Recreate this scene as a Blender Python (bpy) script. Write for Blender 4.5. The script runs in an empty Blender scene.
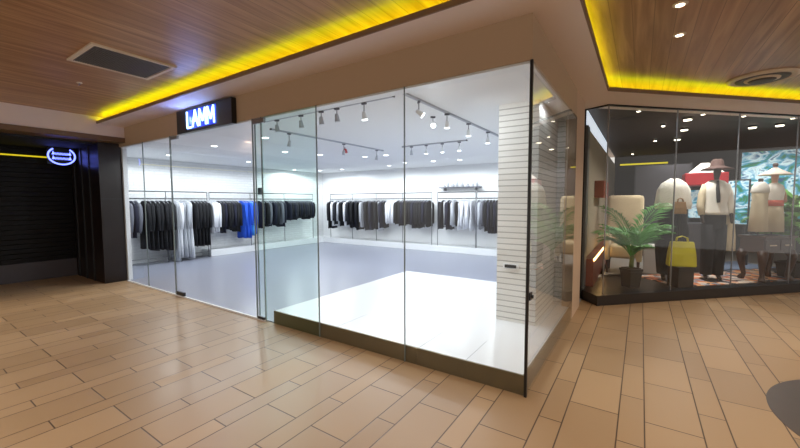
import bpy, bmesh, math, random
from mathutils import Vector, Matrix
random.seed(7)
PI = math.pi
SC = bpy.context.scene
COL = SC.collection

# ------------------------------------------------------------------ camera
cam_d = bpy.data.cameras.new('camera')
cam_d.sensor_width = 36.0
cam_d.lens = 361.01 / 800.0 * 36.0
cam_d.clip_start = 0.05
cam = bpy.data.objects.new('camera', cam_d)
COL.objects.link(cam)
cam.location = (0.7107, -2.8457, 1.55)
_m = (Matrix.Rotation(0.5884, 3, 'Z') @ Matrix.Rotation(PI / 2 - 0.0638, 3, 'X') @ Matrix.Rotation(-0.0027, 3, 'Z'))
cam.rotation_euler = _m.to_euler()
SC.camera = cam

# ------------------------------------------------------------------ world, exposure
w = bpy.data.worlds.new('mall_ambience')
SC.world = w
w.use_nodes = True
w.node_tree.nodes['Background'].inputs[0].default_value = (1.0, 0.93, 0.87, 1)
w.node_tree.nodes['Background'].inputs[1].default_value = 0.86
vs = SC.view_settings
vs.view_transform = 'Standard'
vs.look = 'None'
vs.gamma = 1.0
vs.use_curve_mapping = False
vs.exposure = 0.0


def lamp(name, kind, loc, power, color, rot=(0, 0, 0), **kw):
    d = bpy.data.lights.new(name, kind)
    d.energy = power
    d.color = color
    for k, v in kw.items():
        setattr(d, k, v)
    o = bpy.data.objects.new(name, d)
    COL.objects.link(o)
    o.location = loc
    o.rotation_euler = rot
    return o


WARM = (1.0, 0.86, 0.70)
COOL = (0.93, 0.97, 1.0)
# corridor ceiling lamps (downlights of the mall corridor, at the wood ceiling)
for lx, ly, p in ((-7.4, -2.6, 66), (-5.2, -4.2, 28), (-2.4, -3.4, 38), (0.2, -2.2, 27), (1.9, -0.4, 28), (2.6, 2.2, 44), (-8.6, -4.4, 40)):
    lamp('corridor_lamp', 'AREA', (lx, ly, 3.04), p, WARM, shape='DISK', size=0.22, spread=2.6)

# ------------------------------------------------------------------ materials


def lin(c):
    def f(v):
        v /= 255.0
        return v / 12.92 if v <= 0.04045 else ((v + 0.055) / 1.055) ** 2.4
    return (f(c[0]), f(c[1]), f(c[2]), 1.0)


class NT:
    def __init__(s, name):
        s.m = bpy.data.materials.new(name)
        s.m.use_nodes = True
        s.t = s.m.node_tree
        s.b = s.t.nodes['Principled BSDF']

    def n(s, typ, **kw):
        nd = s.t.nodes.new(typ)
        for k, v in kw.items():
            if isinstance(k, str) and hasattr(nd, k):
                setattr(nd, k, v)
        return nd

    def l(s, a, b):
        s.t.links.new(a, b)

    def math(s, op, a, b=None):
        nd = s.t.nodes.new('ShaderNodeMath')
        nd.operation = op
        for i, x in enumerate((a, b)):
            if x is None:
                continue
            if isinstance(x, (int, float)):
                nd.inputs[i].default_value = x
            else:
                s.l(x, nd.inputs[i])
        return nd.outputs[0]

    def mix(s, fac, a, b):
        nd = s.t.nodes.new('ShaderNodeMix')
        nd.data_type = 'RGBA'
        for i, x in ((0, fac), (6, a), (7, b)):
            if isinstance(x, (int, float, tuple)):
                nd.inputs[i].default_value = x
            else:
                s.l(x, nd.inputs[i])
        return nd.outputs[2]


MC = {}


def mat(name, c, rough=0.5, metal=0.0, emit=0.0, emit_c=None, var=0.0, vscale=8.0, bump=0.0, bscale=60.0, spec=0.5, sheen=0.0):
    if name in MC:
        return MC[name]
    k = NT(name)
    b = k.b
    b.inputs['Base Color'].default_value = lin(c)
    b.inputs['Roughness'].default_value = rough
    b.inputs['Metallic'].default_value = metal
    b.inputs['Specular IOR Level'].default_value = spec
    if sheen:
        b.inputs['Sheen Weight'].default_value = sheen
    tc = k.n('ShaderNodeTexCoord')
    if var:
        nz = k.n('ShaderNodeTexNoise')
        nz.inputs['Scale'].default_value = vscale
        nz.inputs['Detail'].default_value = 4
        k.l(tc.outputs['Object'], nz.inputs['Vector'])
        lo = tuple(x * (1 - var) for x in lin(c)[:3]) + (1,)
        hi = tuple(min(1, x * (1 + var)) for x in lin(c)[:3]) + (1,)
        k.l(k.mix(nz.outputs['Fac'], lo, hi), b.inputs['Base Color'])
    if bump:
        nb = k.n('ShaderNodeTexNoise')
        nb.inputs['Scale'].default_value = bscale
        k.l(tc.outputs['Object'], nb.inputs['Vector'])
        bm_ = k.n('ShaderNodeBump')
        bm_.inputs['Strength'].default_value = bump
        bm_.inputs['Distance'].default_value = 0.01
        k.l(nb.outputs['Fac'], bm_.inputs['Height'])
        k.l(bm_.outputs['Normal'], b.inputs['Normal'])
    if emit:
        b.inputs['Emission Color'].default_value = lin(emit_c or c)
        b.inputs['Emission Strength'].default_value = emit
    MC[name] = k.m
    return k.m


def floor_tile_material():
    k = NT('corridor_tile')
    tc = k.n('ShaderNodeTexCoord')
    sp = k.n('ShaderNodeSeparateXYZ')
    k.l(tc.outputs['Object'], sp.inputs[0])
    x, y = sp.outputs[0], sp.outputs[1]
    u = k.math('DIVIDE', k.math('ADD', x, 0.18 + 48.0), 0.48)
    cell = k.math('FLOOR', u)
    fu = k.math('FRACT', u)                       # 0..0.677 wide row, rest narrow
    nar = k.math('GREATER_THAN', fu, 0.677)
    # distance to the nearest row seam, metres
    d0 = k.math('MINIMUM', fu, k.math('SUBTRACT', 1.0, fu))
    d1 = k.math('ABSOLUTE', k.math('SUBTRACT', fu, 0.677))
    du = k.math('MULTIPLY', k.math('MINIMUM', d0, d1), 0.48)
    off = k.math('MULTIPLY', nar, 0.33)
    v = k.math('DIVIDE', k.math('ADD', k.math('SUBTRACT', y, off), 66.0 - 0.13), 0.66)
    row = k.math('FLOOR', v)
    fv = k.math('FRACT', v)
    dv = k.math('MULTIPLY', k.math('MINIMUM', fv, k.math('SUBTRACT', 1.0, fv)), 0.66)
    d = k.math('MINIMUM', du, dv)
    mr = k.n('ShaderNodeMapRange')
    mr.inputs['From Min'].default_value = 0.002
    mr.inputs['From Max'].default_value = 0.006
    k.l(d, mr.inputs['Value'])
    cv = k.n('ShaderNodeCombineXYZ')
    k.l(k.math('ADD', cell, k.math('MULTIPLY', nar, 0.5)), cv.inputs[0])
    k.l(row, cv.inputs[1])
    wn = k.n('ShaderNodeTexWhiteNoise')
    wn.noise_dimensions = '2D'
    k.l(cv.outputs[0], wn.inputs['Vector'])
    base = k.mix(wn.outputs['Value'], lin((155, 127, 95)), lin((171, 142, 108)))
    col = k.mix(mr.outputs['Result'], lin((70, 50, 35)), base)
    k.l(col, k.b.inputs['Base Color'])
    rg = k.math('ADD', k.math('MULTIPLY', wn.outputs['Value'], 0.08), 0.36)
    k.l(rg, k.b.inputs['Roughness'])
    bp = k.n('ShaderNodeBump')
    bp.inputs['Strength'].default_value = 0.35
    bp.inputs['Distance'].default_value = 0.003
    k.l(mr.outputs['Result'], bp.inputs['Height'])
    k.l(bp.outputs['Normal'], k.b.inputs['Normal'])
    return k.m


def wood_ceiling_material():
    k = NT('ceiling_wood')
    tc = k.n('ShaderNodeTexCoord')
    sp = k.n('ShaderNodeSeparateXYZ')
    k.l(tc.outputs['Object'], sp.inputs[0])
    mp = k.n('ShaderNodeMapping')
    mp.inputs['Scale'].default_value = (1.0, 0.06, 1.0)
    k.l(tc.outputs['Object'], mp.inputs['Vector'])
    n1 = k.n('ShaderNodeTexNoise')
    n1.inputs['Scale'].default_value = 16
    n1.inputs['Detail'].default_value = 8
    n1.inputs['Distortion'].default_value = 0.6
    k.l(mp.outputs[0], n1.inputs['Vector'])
    u = k.math('DIVIDE', k.math('ADD', sp.outputs[0], 60.0), 0.15)
    cell = k.math('FLOOR', u)
    fu = k.math('FRACT', u)
    wn = k.n('ShaderNodeTexWhiteNoise')
    wn.noise_dimensions = '1D'
    k.l(cell, wn.inputs['W'])
    d = k.math('MINIMUM', fu, k.math('SUBTRACT', 1.0, fu))
    seam = k.math('GREATER_THAN', d, 0.02)
    cr = k.n('ShaderNodeValToRGB')
    e = cr.color_ramp.elements
    e[0].position, e[0].color = 0.32, lin((146, 106, 72))
    e[1].position, e[1].color = 0.72, lin((200, 158, 116))
    k.l(n1.outputs['Fac'], cr.inputs['Fac'])
    c2 = k.mix(k.math('MULTIPLY', wn.outputs['Value'], 0.30), cr.outputs[0], lin((150, 110, 74)))
    c3 = k.mix(seam, lin((128, 92, 62)), c2)
    k.l(c3, k.b.inputs['Base Color'])
    k.b.inputs['Roughness'].default_value = 0.38
    return k.m


def brick_material(name, c, dark, w_, h_, bump=0.6, mortar=0.006, rough=0.5):
    k = NT(name)
    tc = k.n('ShaderNodeTexCoord')
    sp = k.n('ShaderNodeSeparateXYZ')
    k.l(tc.outputs['Object'], sp.inputs[0])
    cb = k.n('ShaderNodeCombineXYZ')
    k.l(k.math('ADD', sp.outputs[0], sp.outputs[1]), cb.inputs[0])
    k.l(sp.outputs[2], cb.inputs[1])
    br = k.n('ShaderNodeTexBrick')
    br.inputs['Scale'].default_value = 1.0
    br.inputs['Brick Width'].default_value = w_
    br.inputs['Row Height'].default_value = h_
    br.inputs['Mortar Size'].default_value = mortar
    br.inputs['Mortar Smooth'].default_value = 0.3
    br.inputs['Color1'].default_value = lin(c)
    br.inputs['Color2'].default_value = lin(tuple(max(0, v - 8) for v in c))
    br.inputs['Mortar'].default_value = lin(dark)
    k.l(cb.outputs[0], br.inputs['Vector'])
    k.l(br.outputs['Color'], k.b.inputs['Base Color'])
    k.b.inputs['Roughness'].default_value = rough
    bp = k.n('ShaderNodeBump')
    bp.invert = True
    bp.inputs['Strength'].default_value = bump
    bp.inputs['Distance'].default_value = 0.012
    k.l(br.outputs['Fac'], bp.inputs['Height'])
    k.l(bp.outputs['Normal'], k.b.inputs['Normal'])
    return k.m


def glass_material(name, tint, gain=1.5):
    k = NT(name)
    k.t.nodes.remove(k.b)
    out = [n for n in k.t.nodes if n.type == 'OUTPUT_MATERIAL'][0]
    tr = k.n('ShaderNodeBsdfTransparent')
    tr.inputs['Color'].default_value = tint
    gl = k.n('ShaderNodeBsdfGlossy')
    gl.inputs['Roughness'].default_value = 0.02
    fr = k.n('ShaderNodeFresnel')
    fr.inputs['IOR'].default_value = 1.5
    ge = k.n('ShaderNodeNewGeometry')
    f = k.math('MULTIPLY', k.math('MULTIPLY', fr.outputs[0], gain), k.math('SUBTRACT', 1.0, ge.outputs['Backfacing']))
    mn = k.math('MINIMUM', f, 1.0)
    mx = k.n('ShaderNodeMixShader')
    k.l(mn, mx.inputs[0])
    k.l(tr.outputs[0], mx.inputs[1])
    k.l(gl.outputs[0], mx.inputs[2])
    k.l(mx.outputs[0], out.inputs['Surface'])
    return k.m


def pattern_material(name, cols, scale, emit=0.0, rough=0.6):
    k = NT(name)
    tc = k.n('ShaderNodeTexCoord')
    vo = k.n('ShaderNodeTexVoronoi')
    vo.inputs['Scale'].default_value = scale
    k.l(tc.outputs['Object'], vo.inputs['Vector'])
    sx = k.n('ShaderNodeSeparateColor')
    k.l(vo.outputs['Color'], sx.inputs[0])
    cr = k.n('ShaderNodeValToRGB')
    cr.color_ramp.interpolation = 'CONSTANT' if not emit else 'LINEAR'
    e = cr.color_ramp.elements
    while len(e) < len(cols):
        e.new(0.5)
    for i, c in enumerate(cols):
        e[i].position = i / len(cols)
        e[i].color = lin(c)
    k.l(sx.outputs[0], cr.inputs[0])
    k.l(cr.outputs[0], k.b.inputs['Base Color'])
    k.b.inputs['Roughness'].default_value = rough
    if emit:
        k.l(cr.outputs[0], k.b.inputs['Emission Color'])
        k.b.inputs['Emission Strength'].default_value = emit
    return k.m


def reflection_material(name, cols, scale, emit):
    k = NT(name)
    tc = k.n('ShaderNodeTexCoord')
    mp = k.n('ShaderNodeMapping')
    mp.inputs['Scale'].default_value = (1.0, 1.0, 1.8)
    k.l(tc.outputs['Object'], mp.inputs['Vector'])
    nz = k.n('ShaderNodeTexNoise')
    nz.inputs['Scale'].default_value = scale
    nz.inputs['Detail'].default_value = 5
    nz.inputs['Distortion'].default_value = 1.2
    k.l(mp.outputs[0], nz.inputs['Vector'])
    cr = k.n('ShaderNodeValToRGB')
    e = cr.color_ramp.elements
    while len(e) < len(cols):
        e.new(0.5)
    for i, c in enumerate(cols):
        e[i].position = 0.30 + 0.40 * i / (len(cols) - 1)
        e[i].color = lin(c)
    k.l(nz.outputs['Fac'], cr.inputs[0])
    k.l(cr.outputs[0], k.b.inputs['Base Color'])
    k.l(cr.outputs[0], k.b.inputs['Emission Color'])
    k.b.inputs['Emission Strength'].default_value = emit
    k.b.inputs['Roughness'].default_value = 0.3
    return k.m


M = dict(
    tile=floor_tile_material(),
    wood=wood_ceiling_material(),
    soffit=mat('soffit_paint', (224, 208, 198), 0.6, bump=0.05),
    fascia=mat('fascia_paint', (184, 161, 133), 0.55, bump=0.05),
    jamb=mat('jamb_stone', (198, 172, 146), 0.5, var=0.06),
    lip=mat('cove_lip_brown', (124, 98, 74), 0.5),
    cove=mat('cove_white', (225, 215, 190), 0.7),
    led_y=mat('yellow_led', (255, 226, 0), 0.5, emit=11.0, emit_c=(234, 252, 0)),
    cove_refl=mat('yellow_cove_reflection', (230, 210, 40), 0.5, emit=0.9, emit_c=(225, 205, 30)),  # glow colour for the reflections of the yellow cove
    led_warm=mat('warm_led', (255, 210, 140), 0.5, emit=7.0, emit_c=(255, 205, 130)),
    white=mat('white_paint', (234, 236, 238), 0.6, bump=0.04),
    ceilwhite=mat('store_ceiling_paint', (240, 241, 242), 0.7),
    brick=brick_material('white_column_brick', (232, 231, 228), (176, 175, 172), 9.0, 0.066, 0.5, 0.007),
    wbrick=brick_material('white_wall_brick', (232, 234, 236), (208, 210, 212), 0.24, 0.075, 0.35),
    gfloor=mat('store_grey_floor', (142, 146, 162), 0.30, var=0.05, vscale=2.0),
    wfloor=mat('white_gloss_platform', (218, 220, 224), 0.32, spec=0.6),
    bronze=mat('bronze_plinth', (112, 100, 76), 0.32, metal=0.55, var=0.10, vscale=3.0),
    seal=mat('glass_joint', (120, 130, 128), 0.4),
    blackpost=mat('black_corner_post', (16, 16, 17), 0.35),
    glass=glass_material('clear_glass', (0.97, 0.985, 0.98, 1)),
    gglass=glass_material('green_glass', (0.90, 0.975, 0.945, 1)),
    steel=mat('brushed_steel', (150, 152, 155), 0.3, metal=0.9),
    dsteel=mat('dark_steel', (70, 72, 76), 0.35, metal=0.8),
    chrome=mat('chrome', (200, 203, 206), 0.15, metal=1.0),
    darkwood=mat('dark_brown_cladding', (30, 21, 17), 0.3, var=0.15, vscale=4.0, spec=0.35),
    bronzeb=mat('brown_beam', (104, 76, 44), 0.4),
    black=mat('black_gloss', (12, 12, 13), 0.30),
    blackm=mat('black_matt', (16, 16, 17), 0.7),
    shutter=mat('shutter_black', (8, 8, 9), 0.5, spec=0.25),
    kick=mat('grey_kick_plate', (70, 66, 70), 0.45),
    neon_b=mat('blue_neon', (120, 140, 255), 0.4, emit=3.5, emit_c=(110, 125, 255)),
    sign_l=mat('sign_letter_light', (190, 225, 255), 0.4, emit=3.2, emit_c=(170, 215, 255)),
    sign_g=mat('sign_blue_glow', (40, 60, 220), 0.4, emit=0.9, emit_c=(30, 50, 200)),
    lens=mat('lamp_lens', (255, 255, 255), 0.4, emit=6.0, emit_c=(245, 250, 255)),
    lens_w=mat('warm_lamp_lens', (255, 250, 235), 0.4, emit=5.0, emit_c=(255, 240, 215)),
    grille=mat('vent_grille', (92, 88, 80), 0.6),
    cream=mat('cream_metal', (214, 196, 172), 0.45),
    ring_d=mat('diffuser_dark', (70, 58, 44), 0.5),
    blackcloth=mat('black_cloth', (11, 12, 19), 0.85, var=0.25, vscale=14),
    navycloth=mat('navy_cloth', (18, 21, 42), 0.85, var=0.25, vscale=14),
    greycloth=mat('grey_cloth', (104, 106, 116), 0.85, var=0.15, vscale=14),
    darkgrey=mat('charcoal_cloth', (38, 40, 48), 0.85, var=0.2, vscale=14),
    whitecloth=mat('white_cloth', (226, 228, 234), 0.85, var=0.05, vscale=14),
    palegrey=mat('pale_grey_cloth', (180, 184, 192), 0.85, var=0.08, vscale=14),
    bluecloth=mat('royal_blue_cloth', (30, 84, 205), 0.8, var=0.12, vscale=14),
    skycloth=mat('sky_blue_cloth', (70, 160, 240), 0.8, var=0.12, vscale=14),
    slate=mat('slate_panel', (72, 70, 76), 0.4, var=0.1, vscale=3),
    stone=mat('beige_stone', (150, 138, 120), 0.7, var=0.18, vscale=5.0, bump=0.2, bscale=20),
    greypost=mat('grey_post', (88, 90, 92), 0.5),
    lightbox=mat('lightbox_white', (235, 240, 250), 0.5, emit=0.75, emit_c=(225, 235, 250)),
    darkceil=mat('dark_shop_ceiling', (62, 58, 56), 0.6),
    darkfloor=mat('dark_display_base', (34, 28, 25), 0.3, var=0.1),
    shopfloor=mat('shop_grey_floor', (150, 146, 142), 0.4, var=0.1),
    redwood=mat('reddish_wood', (122, 58, 40), 0.4, var=0.15),
    cushion=mat('cream_upholstery', (206, 186, 152), 0.85, bump=0.25, bscale=30, var=0.08),
    whitebox=mat('white_box', (205, 200, 195), 0.6),
    pot=mat('dark_plant_pot', (30, 25, 22), 0.35),
    soil=mat('soil', (40, 30, 22), 0.9),
    leaf=mat('palm_leaf', (88, 154, 70), 0.45, var=0.35, vscale=6.0),
    leaf2=mat('bright_leaf', (98, 156, 58), 0.5, var=0.4, vscale=7.0),
    rachis=mat('palm_stalk', (96, 112, 52), 0.5),
    skin_m=mat('mannequin_dark', (44, 30, 25), 0.35),
    skin_p=mat('mannequin_tan', (196, 148, 124), 0.45),
    ccloth=mat('cream_cape_wool', (240, 236, 226), 0.9, bump=0.8, bscale=45, var=0.1),
    beige=mat('beige_linen', (214, 200, 172), 0.85, bump=0.3, bscale=40, var=0.08),
    wshirt=mat('white_blouse', (236, 232, 224), 0.8, var=0.05, vscale=10),
    coral=mat('coral_sash', (220, 110, 90), 0.7),
    tan=mat('tan_leather', (150, 112, 62), 0.5, var=0.15),
    yellow=mat('yellow_leather', (196, 186, 38), 0.5, var=0.1),
    brownhat=mat('brown_straw', (74, 44, 36), 0.7, bump=0.4, bscale=70),
    pinkhat=mat('pale_pink_straw', (240, 218, 206), 0.7, bump=0.3, bscale=70),
    dwood=mat('dark_console_wood', (66, 40, 30), 0.35, var=0.2, vscale=10),
    red=mat('red_plastic', (185, 24, 40), 0.45),
    speaker=mat('speaker_black', (22, 24, 28), 0.6),
    inlay=mat('dark_floor_inlay', (82, 72, 68), 0.32, var=0.12, vscale=6),
    rug=pattern_material('patterned_rug', [(210, 120, 80), (225, 205, 190), (60, 55, 60), (235, 170, 120), (150, 150, 165)], 9.0),
    bluerug=mat('blue_grey_rug', (120, 134, 160), 0.9, var=0.2),
    shop_refl=reflection_material('shop_reflection', [(20, 60, 110), (40, 120, 70), (60, 150, 190), (210, 232, 240), (30, 100, 150), (120, 190, 150)], 2.6, emit=0.35),  # colours of a reflected shop put into a glowing surface
)

# ------------------------------------------------------------------ mesh helpers


class MB:
    def __init__(s):
        s.bm = bmesh.new()

    def box(s, x0, x1, y0, y1, z0, z1, bev=0.0):
        vs_ = [s.bm.verts.new(p) for p in ((x0, y0, z0), (x1, y0, z0), (x1, y1, z0), (x0, y1, z0), (x0, y0, z1), (x1, y0, z1), (x1, y1, z1), (x0, y1, z1))]
        fs = [s.bm.faces.new([vs_[i] for i in q]) for q in ((3, 2, 1, 0), (4, 5, 6, 7), (0, 1, 5, 4), (1, 2, 6, 5), (2, 3, 7, 6), (3, 0, 4, 7))]
        if bev:
            es = list({e for f in fs for e in f.edges})
            bmesh.ops.bevel(s.bm, geom=es, offset=bev, segments=2, affect='EDGES', profile=0.6)
        return s

    def prism(s, pts, z0, z1):
        a = [s.bm.verts.new((x, y, z0)) for x, y in pts]
        b = [s.bm.verts.new((x, y, z1)) for x, y in pts]
        s.bm.faces.new(a[::-1])
        s.bm.faces.new(b)
        n = len(pts)
        for i in range(n):
            s.bm.faces.new((a[i], a[(i + 1) % n], b[(i + 1) % n], b[i]))
        return s

    def rings(s, rings, cap=True, closed=False):
        rr = [[s.bm.verts.new(p) for p in r] for r in rings]
        n = len(rr[0])
        for a, b in zip(rr, rr[1:] + ([rr[0]] if closed else [])):
            for i in range(n):
                s.bm.faces.new((a[i], a[(i + 1) % n], b[(i + 1) % n], b[i]))
        if cap and not closed:
            s.bm.faces.new(rr[0][::-1])
            s.bm.faces.new(rr[-1])
        return s

    def tube(s, pts, r, seg=8, closed=False):
        pts = [Vector(p) for p in pts]
        rs = r if isinstance(r, (list, tuple)) else [r] * len(pts)
        rings = []
        up0 = None
        n = len(pts)
        for i, p in enumerate(pts):
            if closed:
                t = pts[(i + 1) % n] - pts[i - 1]
            else:
                t = pts[min(i + 1, n - 1)] - pts[max(i - 1, 0)]
            t.normalize()
            if up0 is None:
                up0 = Vector((0, 0, 1)) if abs(t.z) < 0.9 else Vector((1, 0, 0))
            a = t.cross(up0)
            if a.length < 1e-5:
                a = t.cross(Vector((0, 1, 0)))
            a.normalize()
            b = a.cross(t).normalized()
            up0 = b
            rings.append([tuple(p + a * (rs[i] * math.cos(2 * PI * k / seg)) + b * (rs[i] * math.sin(2 * PI * k / seg))) for k in range(seg)])
        return s.rings(rings, closed=closed)

    def lathe(s, prof, seg=24, c=(0, 0, 0), sx=1.0, sy=1.0):
        rings = [[(c[0] + r * sx * math.cos(2 * PI * k / seg), c[1] + r * sy * math.sin(2 * PI * k / seg), c[2] + z) for k in range(seg)] for r, z in prof]
        return s.rings(rings)

    def build(s, name, m, parent=None, smooth=False, loc=None):
        bmesh.ops.recalc_face_normals(s.bm, faces=s.bm.faces)
        me = bpy.data.meshes.new(name)
        s.bm.to_mesh(me)
        s.bm.free()
        me.materials.append(m)
        if smooth:
            for p in me.polygons:
                p.use_smooth = True
        o = bpy.data.objects.new(name, me)
        COL.objects.link(o)
        if parent:
            o.parent = parent
        if loc:
            o.location = loc
        return o


def tag(o, label, cat, group=None, kind=None):
    o['label'] = label
    o['category'] = cat
    if group:
        o['group'] = group
    if kind:
        o['kind'] = kind
    return o


def thing(name, label, cat, loc=(0, 0, 0), rz=0.0, group=None):
    o = bpy.data.objects.new(name, None)
    o.empty_display_size = 0.1
    COL.objects.link(o)
    o.location = loc
    o.rotation_euler = (0, 0, rz)
    return tag(o, label, cat, group)


def struct(name, mb, m, parent=None, label=None, cat=None):
    o = mb.build(name, m, parent)
    if not parent:
        o['kind'] = 'structure'
        if label:
            o['label'] = label
        if cat:
            o['category'] = cat
    return o


ORD = 'first second third fourth fifth sixth seventh eighth ninth tenth eleventh twelfth thirteenth fourteenth fifteenth sixteenth seventeenth eighteenth nineteenth twentieth twenty-first twenty-second twenty-third twenty-fourth twenty-fifth twenty-sixth twenty-seventh twenty-eighth twenty-ninth thirtieth'.split()

# ================================================================== STRUCTURE
HG, HS, HC = 2.598, 2.936, 3.06      # glass head, soffit, wood ceiling
R2 = math.sqrt(0.5)
O_ = Vector((0.22, 3.10, 0))         # corner of the diagonal shop front


def W(s, n, z=0.0):
    return (O_.x + R2 * s - R2 * n, O_.y + R2 * s + R2 * n, z)


struct('floor', MB().box(-13, 9, -9, 11.5, -0.1, 0.0), M['tile'], label='beige plank tile floor of the mall corridor', cat='floor')
struct('ceiling', MB().box(-7.42, 9, -9, 12, HC, HC + 0.1), M['wood'], label='brown wood plank ceiling over the corridor', cat='ceiling')

# soffit bands with the cove slot above them
sof = MB()
sof.prism([(-7.42, -0.40), (0.31, -0.40), (0.31, 2.52), (4.31, 6.52), (5.0, 7.0), (4.8, 8.1), W(0.16, 0.3)[:2], (-0.05, 3.4), (-0.05, 0.1), (-7.42, 0.1)], HS, HS + 0.012)
struct('trim_1', sof, M['soffit'], label='cream soffit band around the glass shop', cat='ceiling trim')
lip = MB()
lip.prism([(-7.42, -0.40), (0.31, -0.40), (0.31, 2.52), (4.31, 6.52), (4.325, 6.505), (0.326, 2.505), (0.326, -0.416), (-7.42, -0.416)][::-1], HS, HS + 0.045)
struct('trim_2', lip, M['lip'], label='brown lip of the yellow lit ceiling cove', cat='ceiling trim')
back = MB()
back.prism([(-7.42, -0.13), (0.04, -0.13), (0.04, 2.63), (4.04, 6.63), (4.02, 6.65), (0.02, 2.64), (0.02, -0.11), (-7.42, -0.11)], HS + 0.012, HC)
struct('trim_3', back, M['cove'], label='pale back of the ceiling cove', cat='ceiling trim')
for nm, pl, lb in (('cove_light', [(-7.40, -0.34), (0.25, -0.34), (0.25, -0.30), (-7.40, -0.30)], 'yellow light strip along the ceiling cove over the glass shop front'),
                   ('cove_light', [(0.25, -0.28), (0.25, 2.545), (0.21, 2.56), (0.21, -0.28)], 'yellow light strip in the cove over the short glass side'),
                   ('cove_light', [(0.25, 2.56), (4.25, 6.56), (4.22, 6.59), (0.22, 2.59)], 'yellow light strip in the cove before the mannequin shop')):
    tag(MB().prism(pl, HS + 0.013, HS + 0.027).build(nm, M['led_y']), lb, 'light strip', 'yellow cove light strips')

# fascia above the glass
struct('wall_front', MB().box(-7.72, 0.0, 0.0, 0.12, HG, HS), M['fascia'], label='brown fascia above the long glass front', cat='wall')
struct('wall_right', MB().box(-0.12, 0.0, 0.12, 2.234, HG, HS), M['fascia'], label='brown fascia above the short glass side', cat='wall')
struct('wall_jamb', MB().prism([(0.0, 2.235), (0.0, 2.96), (-0.05, 3.39), (-0.12, 3.39), (-0.12, 2.235)], 0.0, HS), M['jamb'], label='narrow beige pier between the two shops', cat='wall')

struct('trim_13', MB().prism([(-7.57, 0.012), (-0.012, 0.012), (-0.012, 2.23), (-0.135, 2.23), (-0.135, 0.135), (-7.57, 0.135)], 2.58, HG), M['white'], label='white inner head band above the shop glass', cat='trim')
# ---- left dark shop front
struct('wall_left', MB().box(-9.6, -7.40, -9, -0.0, 2.74, HC), M['soffit'], label='cream bulkhead above the dark shop entrance', cat='wall')
struct('trim_4', MB().box(-7.78, -7.385, -9, 0.0, 2.655, 2.74), M['bronzeb'], label='brown beam over the dark shop entrance', cat='beam')
struct('trim_5', MB().box(-9.6, -7.78, -9, 0.0, 2.62, 2.74), M['blackm'], label='black ceiling recess of the closed shop entrance', cat='ceiling')
pier = struct('wall_pier', MB().box(-9.6, -7.68, -0.33, 0.03, 0.0, 2.655), M['darkwood'], label='dark brown glossy pier beside the closed shop', cat='wall')
for xx in (-9.05, -8.62, -8.2):
    struct('guide_trim', MB().box(xx - 0.03, xx + 0.03, -0.345, -0.33, 0.0, 2.62), M['dsteel'], pier)
struct('pier_joint', MB().box(-7.681, -7.676, -0.33, 0.03, 1.60, 1.606), M['dsteel'], pier)
sh = thing('roller_shutter', 'black closed roller shutter of the dark shop', 'shutter', (-9.25, -2.5, 0))
mb = MB()
zz = 0.37
while zz < 2.60:
    mb.box(-0.02, 0.02, -6.0, 2.17, zz, min(zz + 0.088, 2.62), 0.006)
    zz += 0.092
mb.build('curtain', M['shutter'], sh)
MB().box(-0.03, 0.035, -6.0, 2.17, 0.0, 0.365, 0.006).build('bottom_panel', M['kick'], sh)
tag(MB().box(-9.195, -9.17, -6.0, -0.60, 2.425, 2.45).build('cove_reflection', M['cove_refl']), 'thin yellow glow imitating the cove reflection on the black shutter', 'light strip')  # reflection of the ceiling cove, built as a glowing bar
struct('wall_shutter', MB().box(-9.6, -9.3, -9, -0.33, 0, 2.62), M['blackm'], label='black wall behind the roller shutter', cat='wall')

# ---- glass shop shell
struct('floor_shop', MB().box(-9.7, -0.02, 0.02, 7.3, 0.0, 0.012), M['gfloor'], label='glossy lilac grey floor inside the glass shop', cat='floor')
struct('ceiling_shop', MB().box(-9.8, -0.13, 0.13, 7.4, 2.63, 2.70), M['ceilwhite'], label='white ceiling inside the glass shop', cat='ceiling')
struct('wall_shop_left', MB().box(-9.82, -9.70, -0.0, 7.4, 0, 2.63), M['wbrick'], label='white brick wall along the left of the glass shop', cat='wall')
struct('wall_back', MB().box(-9.7, -0.02, 7.3, 7.42, 0, 2.63), M['white'], label='white back wall of the glass shop', cat='wall')
struct('wall_inner', MB().box(-9.7, -7.62, 0.03, 0.10, 0, 2.63), M['white'], label='white inner wall behind the dark pier', cat='wall')
struct('wall_shop_right', MB().box(-0.60, -0.50, 2.40, 7.3, 0, 2.63), M['white'], label='white right wall of the glass shop', cat='wall')
struct('column', MB().box(-0.666, -0.225, 1.25, 2.29, 0.16, 2.63), M['brick'], label='white brick column behind the glass corner', cat='column')
struct('wall_brick', MB().box(-0.60, -0.002, 2.29, 2.40, 0.0, 2.63), M['brick'], label='white brick wall behind the short glass side', cat='wall')
struct('trim_6', MB().box(-9.70, -9.22, 2.55, 7.3, 0.012, 0.20, 0.01), M['white'], label='low white ledge under the left clothes rail', cat='ledge')
struct('trim_7', MB().box(-9.22, -0.60, 6.83, 7.3, 0.012, 0.20, 0.01), M['white'], label='low white ledge under the back clothes rails', cat='ledge')
# white raised window platform with bronze facing
plat = struct('platform', MB().box(-3.125, -0.03, 0.03, 3.15, 0.0, 0.16), M['wfloor'], label='raised white window platform behind the glass corner', cat='platform')
f1 = MB()
for a, b in ((-3.13, -1.02), (-1.015, -0.012)):
    f1.box(a, b, 0.014, 0.03, 0.0, 0.161)
struct('front_facing', f1, M['bronze'], plat)
struct('side_facing', MB().box(-0.03, -0.014, 0.03, 2.23, 0.0, 0.161), M['bronze'], plat)
j = MB()
for xx in (-2.05, -1.0, -0.52):
    j.box(xx, xx + 0.003, 0.035, 0.55, 0.1600, 0.1606)
struct('top_joint', j, M['greycloth'], plat)

# ---- glazing
GX = [-7.57, -6.655, -5.63]
k = 1


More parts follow.
